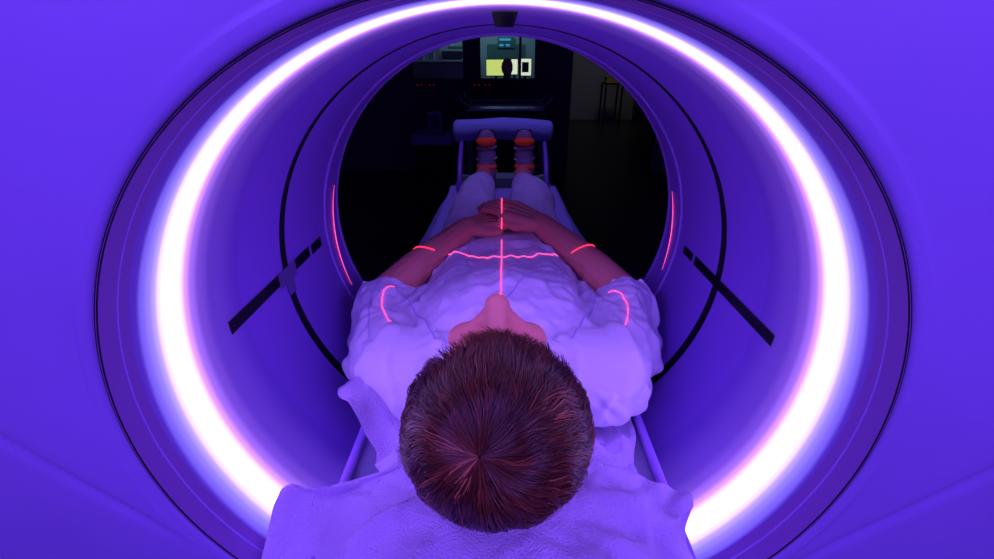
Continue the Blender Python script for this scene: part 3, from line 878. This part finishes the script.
# wall board with two lines of cyan readout
t = thing('wall_board', 'dark green board on the control room wall above the monitors', 'board', (0.09, 8.98, 1.5))
bm = bmesh.new(); box(bm, 0.055, 8.985, 1.44, 0.67, 0.02, 0.27, 0.004); obj('panel', bm, M_green, t, False)
E_c = emat('cyan_led', (0.05, 0.45, 0.9), 0.9)
t = thing('led_readout', 'small glowing cyan readout on the control room wall', 'display', (0.0, 8.95, 1.6))
bm = bmesh.new(); box(bm, 0.06, 8.965, 1.60, 0.30, 0.02, 0.17, 0.004); obj('housing', bm, M_green, t, False)
for zz, xs in ((1.648, [-0.05 + 0.022 * k for k in range(9)]), (1.56, [-0.05, -0.026, -0.002]), (1.56, [0.060, 0.084, 0.108])):
    bm = bmesh.new()
    for x in xs: box(bm, x, 8.950, zz, 0.018, 0.006, 0.03)
    box(bm, (xs[0] + xs[-1]) / 2, 8.951, zz - 0.014, xs[-1] - xs[0], 0.006, 0.005)
    obj('digit_row', bm, E_c, t, False)
# operator, seen from behind
O = thing('person', 'operator seated in the control room with dark hair, seen from behind between screens', 'person', (0.055, 6.62, 0))
bm = bmesh.new()
ox, oy = 0.055, 6.62
ell(bm, (ox, oy, 1.225), (0.066, 0.085, 0.10)); cap(bm, (ox, oy, 1.15), (ox, oy - .01, 1.07), 0.05, 0.055)
cap(bm, (ox - .15, oy, 1.01), (ox + .15, oy, 1.01), 0.06, 0.06); ell(bm, (ox, oy, 0.85), (0.17, 0.11, 0.24)); ell(bm, (ox, oy + .02, 0.62), (0.18, 0.15, 0.12))
for s in (-1, 1):
    cap(bm, (ox + s * .19, oy, 0.99), (ox + s * .22, oy + .06, 0.76), .045, .04); cap(bm, (ox + s * .22, oy + .06, 0.76), (ox + s * .12, oy + .28, 0.80), .038, .028)
    cap(bm, (ox + s * .09, oy, 0.58), (ox + s * .10, oy + .42, 0.56), .08, .06); cap(bm, (ox + s * .10, oy + .42, 0.56), (ox + s * .10, oy + .42, 0.10), .055, .04); cap(bm, (ox + s * .10, oy + .42, 0.05), (ox + s * .10, oy + .56, 0.04), .04, .035)
    for q in range(4): cap(bm, (ox + s * .12 + .014 * (q - 1.5), oy + .28, 0.80), (ox + s * .12 + .016 * (q - 1.5), oy + .36, 0.79), .009, .007)
    ell(bm, (ox + s * .066, oy + .005, 1.22), (.01, .016, .026))
b = remesh(bm, 0.01, 4); obj('body', b, mat('operator_clothes', (0.03, 0.015, 0.02), 0.8), O)
bm = bmesh.new(); ell(bm, (ox, oy - 0.01, 1.235), (0.076, 0.092, 0.105)); b = remesh(bm, 0.008, 3)
for v in b.verts:
    v.co += (v.co - Vector((ox, oy, 1.23))).normalized() * 0.006 * fbm(v.co, 40, 2)
obj('hair', b, mat('operator_hair', (0.6, 0.14, 0.08), 0.8), O)
t = thing('office_chair', 'dark office stool the operator sits on', 'chair', (ox, oy, 0))
bm = bmesh.new(); box(bm, ox, oy, 0.455, 0.42, 0.42, 0.07, 0.03); obj('seat', bm, M_dark, t, False)
bm = bmesh.new(); tube(bm, [(ox, oy, 0.42), (ox, oy, 0.08)], 0.025, 12); obj('post', bm, M_dark, t)
for k in range(5):
    a = 2 * PI * k / 5 + .3; bm = bmesh.new(); tube(bm, [(ox, oy, 0.09), (ox + .25 * math.cos(a), oy + .25 * math.sin(a), 0.04)], [.02, .014], 8); ell(bm, (ox + .25 * math.cos(a), oy + .25 * math.sin(a), 0.025), (.025, .025, .025), u=10, v=8); obj('leg', bm, M_dark, t)
# left window: shelf with dark printer
t = thing('printer', 'dark printer on a wall shelf behind the left observation window', 'printer', (-0.86, 8.8, 1.35))
bm = bmesh.new(); box(bm, -0.88, 8.8, 1.40, 0.36, 0.3, 0.13, 0.02); obj('housing', bm, M_dark, t, False)
bm = bmesh.new(); box(bm, -0.82, 8.8, 1.52, 0.26, 0.18, 0.04, 0.01); obj('paper_tray', bm, M_green, t, False)
M_shelf = mat('shelf_board', (0.35, 0.35, 0.5), 0.6)
bm = bmesh.new(); box(bm, -1.2, 8.82, 1.31, 1.6, 0.34, 0.03, 0.004)
tag(obj('wall_shelf', bm, M_shelf, None, False), 'pale shelf on the control room wall under the printer', 'shelf')
for k in range(7):
    bm = bmesh.new(); hh = 0.20 + 0.02 * (k % 3); box(bm, -1.50 + 0.062 * k, 8.84, 1.326 + hh / 2, 0.05, 0.2, hh, 0.003)
    b_ = obj('ring_binder', bm, mat('binder', ((0.25, 0.25, 0.4), (0.05, 0.2, 0.3), (0.45, 0.4, 0.5))[k % 3], 0.6), None, False)
    tag(b_, 'upright ring binder in the row on the control room shelf', 'binder', 'ring binders on the control room shelf')
# indicator panels below the windows
E_r = emat('red_led', (0.9, 0.03, 0.03), 0.12)
for k, x in enumerate((-1.02, -0.87, -0.32, -0.19)):
    t = thing('socket_panel', ['socket panel with red lights, leftmost below the left window', 'socket panel with red lights, second from left below the window', 'socket panel with dim light below the right window, left one', 'socket panel with red light below the monitors'][k], 'socket panel', (x, YP, 1.04), 'socket panels below the observation windows')
    bm = bmesh.new(); box(bm, x, YP - .008, 1.04, 0.10, 0.016, 0.07, 0.004); obj('plate', bm, M_dark, t, False)
    for dx in (-0.025, 0.025):
        bm = bmesh.new(); ell(bm, (x + dx, YP - .018, 1.045), (.008, .004, .008), u=10, v=8); obj('indicator', bm, E_r, t)
# instrument trolley
M_rail = mat('chrome_rail', (0.5, 0.6, 0.9), 0.3, 0.8)
t = thing('instrument_trolley', 'metal instrument trolley with curled push rails behind the bolster', 'trolley', (0.02, 3.5, 0))
bm = bmesh.new(); box(bm, 0.02, 3.5, 1.00, 0.56, 0.36, 0.02, 0.006); obj('tray', bm, M_metal, t, False)
bm = bmesh.new(); box(bm, 0.02, 3.5, 0.45, 0.54, 0.36, 0.02, 0.006); obj('lower_tray', bm, M_dark, t, False)
for y in (3.31, 3.69):
    bm = bmesh.new(); tube(bm, [(-0.30, y, 1.10), (-0.285, y, 1.06), (-0.25, y, 1.035), (0.29, y, 1.035), (0.325, y, 1.06), (0.34, y, 1.10)], 0.008, 10); obj('push_rail', bm, M_rail, t)
for x in (-0.25, 0.29):
    for y in (3.33, 3.67):
        bm = bmesh.new(); tube(bm, [(x, y, 1.03), (x, y, 0.04)], 0.012, 10); ell(bm, (x, y, 0.025), (.014, .025, .025), u=12, v=8); obj('leg', bm, M_metal, t)
# thin vertical blue light streak, built as an added pole and base
t = thing('streak_pole', 'thin vertical blue light streak built as an added pole behind the couch, right of the trolley middle', 'pole', (0.135, 3.95, 0))
bm = bmesh.new(); tube(bm, [(0.135, 3.95, 0.05), (0.135, 3.95, 2.0)], 0.010, 10); obj('pole', bm, mat('streak_blue', (0.08, 0.12, 0.4), 0.4), t)
bm = bmesh.new()
for k in range(5):
    a = 2 * PI * k / 5; tube(bm, [(0.135, 3.95, 0.06), (0.135 + .25 * math.cos(a), 3.95 + .25 * math.sin(a), 0.02)], 0.014, 8)
obj('base', bm, M_metal, t)
bm = bmesh.new(); tube(bm, [(0.06, 3.95, 2.03), (0.07, 3.95, 2.0), (0.20, 3.95, 2.0), (0.21, 3.95, 2.03)], 0.006, 8); obj('hook', bm, M_metal, t)
# side cart with small device
t = thing('side_cart', 'dark low side cart standing left of the couch end', 'cart', (-0.44, 3.0, 0))
bm = bmesh.new(); box(bm, -0.44, 3.0, 0.87, 0.25, 0.3, 0.06, 0.01); obj('top', bm, M_sheet2, t, False)
bm = bmesh.new(); box(bm, -0.44, 3.0, 0.42, 0.22, 0.28, 0.84, 0.01); obj('cabinet', bm, M_dark, t, False)
t = thing('monitor_device', 'small dark screen device standing on the side cart', 'device', (-0.43, 3.0, 0.90))
bm = bmesh.new(); box(bm, -0.43, 3.0, 0.965, 0.085, 0.06, 0.12, 0.008); obj('housing', bm, M_sheet2, t, False)
bm = bmesh.new(); box(bm, -0.43, 2.968, 0.965, 0.06, 0.004, 0.08); obj('screen', bm, mat('dim_screen', (0.03, 0.12, 0.25), 0.3), t, False)
# corridor table with yellow box
t = thing('corridor_table', 'dark narrow table with thin legs in the corridor beyond the doorway', 'table', (2.43, 10.9, 0))
bm = bmesh.new(); box(bm, 2.43, 10.9, 0.86, 0.40, 0.5, 0.03, 0.004); obj('tabletop', bm, M_dark, t, False)
for x in (2.25, 2.61):
    for y in (10.67, 11.13):
        bm = bmesh.new(); box(bm, x, y, 0.422, 0.035, 0.035, 0.845); obj('leg', bm, M_dark, t, False)
t = thing('yellow_box', 'yellow box standing on the corridor table', 'box', (2.43, 10.9, 0.875))
bm = bmesh.new(); box(bm, 2.41, 10.85, 0.93, 0.30, 0.26, 0.11, 0.006); obj('carton', bm, M_yel, t, False)
bm = bmesh.new(); box(bm, 2.41, 10.85, 0.995, 0.32, 0.28, 0.02, 0.004); obj('lid', bm, M_yel, t, False)

# ------------------------------------------------------------ lights
def area(name, loc, target, size, power, color, size_y=None):
    l = bpy.data.lights.new(name, 'AREA'); l.energy = power; l.color = color; l.size = size
    if size_y: l.shape = 'RECTANGLE'; l.size_y = size_y
    o = bpy.data.objects.new(name, l); link(o); o.location = loc
    o.rotation_euler = (Vector(target) - Vector(loc)).to_track_quat('-Z', 'Y').to_euler(); return o
def spot(name, loc, target, power, color, ang, blend=0.6, rad=0.2):
    l = bpy.data.lights.new(name, 'SPOT'); l.energy = power; l.color = color; l.spot_size = math.radians(ang); l.spot_blend = blend; l.shadow_soft_size = rad
    o = bpy.data.objects.new(name, l); link(o); o.location = loc
    o.rotation_euler = (Vector(target) - Vector(loc)).to_track_quat('-Z', 'Y').to_euler(); return o
VIO = (0.29, 0.13, 1.0)
area('room_light', (-1.0, -1.0, 2.0), (0, 0.33, 1.0), 0.8, 26, VIO)
area('room_light', (1.1, -1.0, 1.9), (0, 0.33, 1.0), 0.8, 26, VIO)
area('control_light', (-0.2, 8.2, 2.6), (-0.2, 8.9, 1.3), 1.5, 9, (0.5, 0.85, 1.0), 0.5)
area('corridor_light', (2.1, 9.5, 2.6), (2.0, 11.6, 0.8), 1.0, 3, (0.9, 0.95, 1.0), 0.5)
spot('couch_fill', (0.0, 1.75, 2.6), (0, 1.85, 0.9), 32, (0.28, 0.16, 1.0), 58)  # added fill spot without a fixture, brightens the legs, linen and roll

w = bpy.data.worlds.new('world'); sc.world = w; w.use_nodes = True
w.node_tree.nodes['Background'].inputs[0].default_value = (0.02, 0.01, 0.08, 1); w.node_tree.nodes['Background'].inputs[1].default_value = 0.3

# ------------------------------------------------------------ camera
cd = bpy.data.cameras.new('camera'); cam = bpy.data.objects.new('camera', cd); link(cam)
cd.sensor_width = 36; cd.lens = 450 / 994 * 36; cd.clip_start = 0.01
th = math.atan(218.5 / 450)
cam.location = (0, 0, CAMZ); cam.rotation_euler = (PI / 2 - th, 0, 0); cd.shift_x = -6 / 994
sc.camera = cam
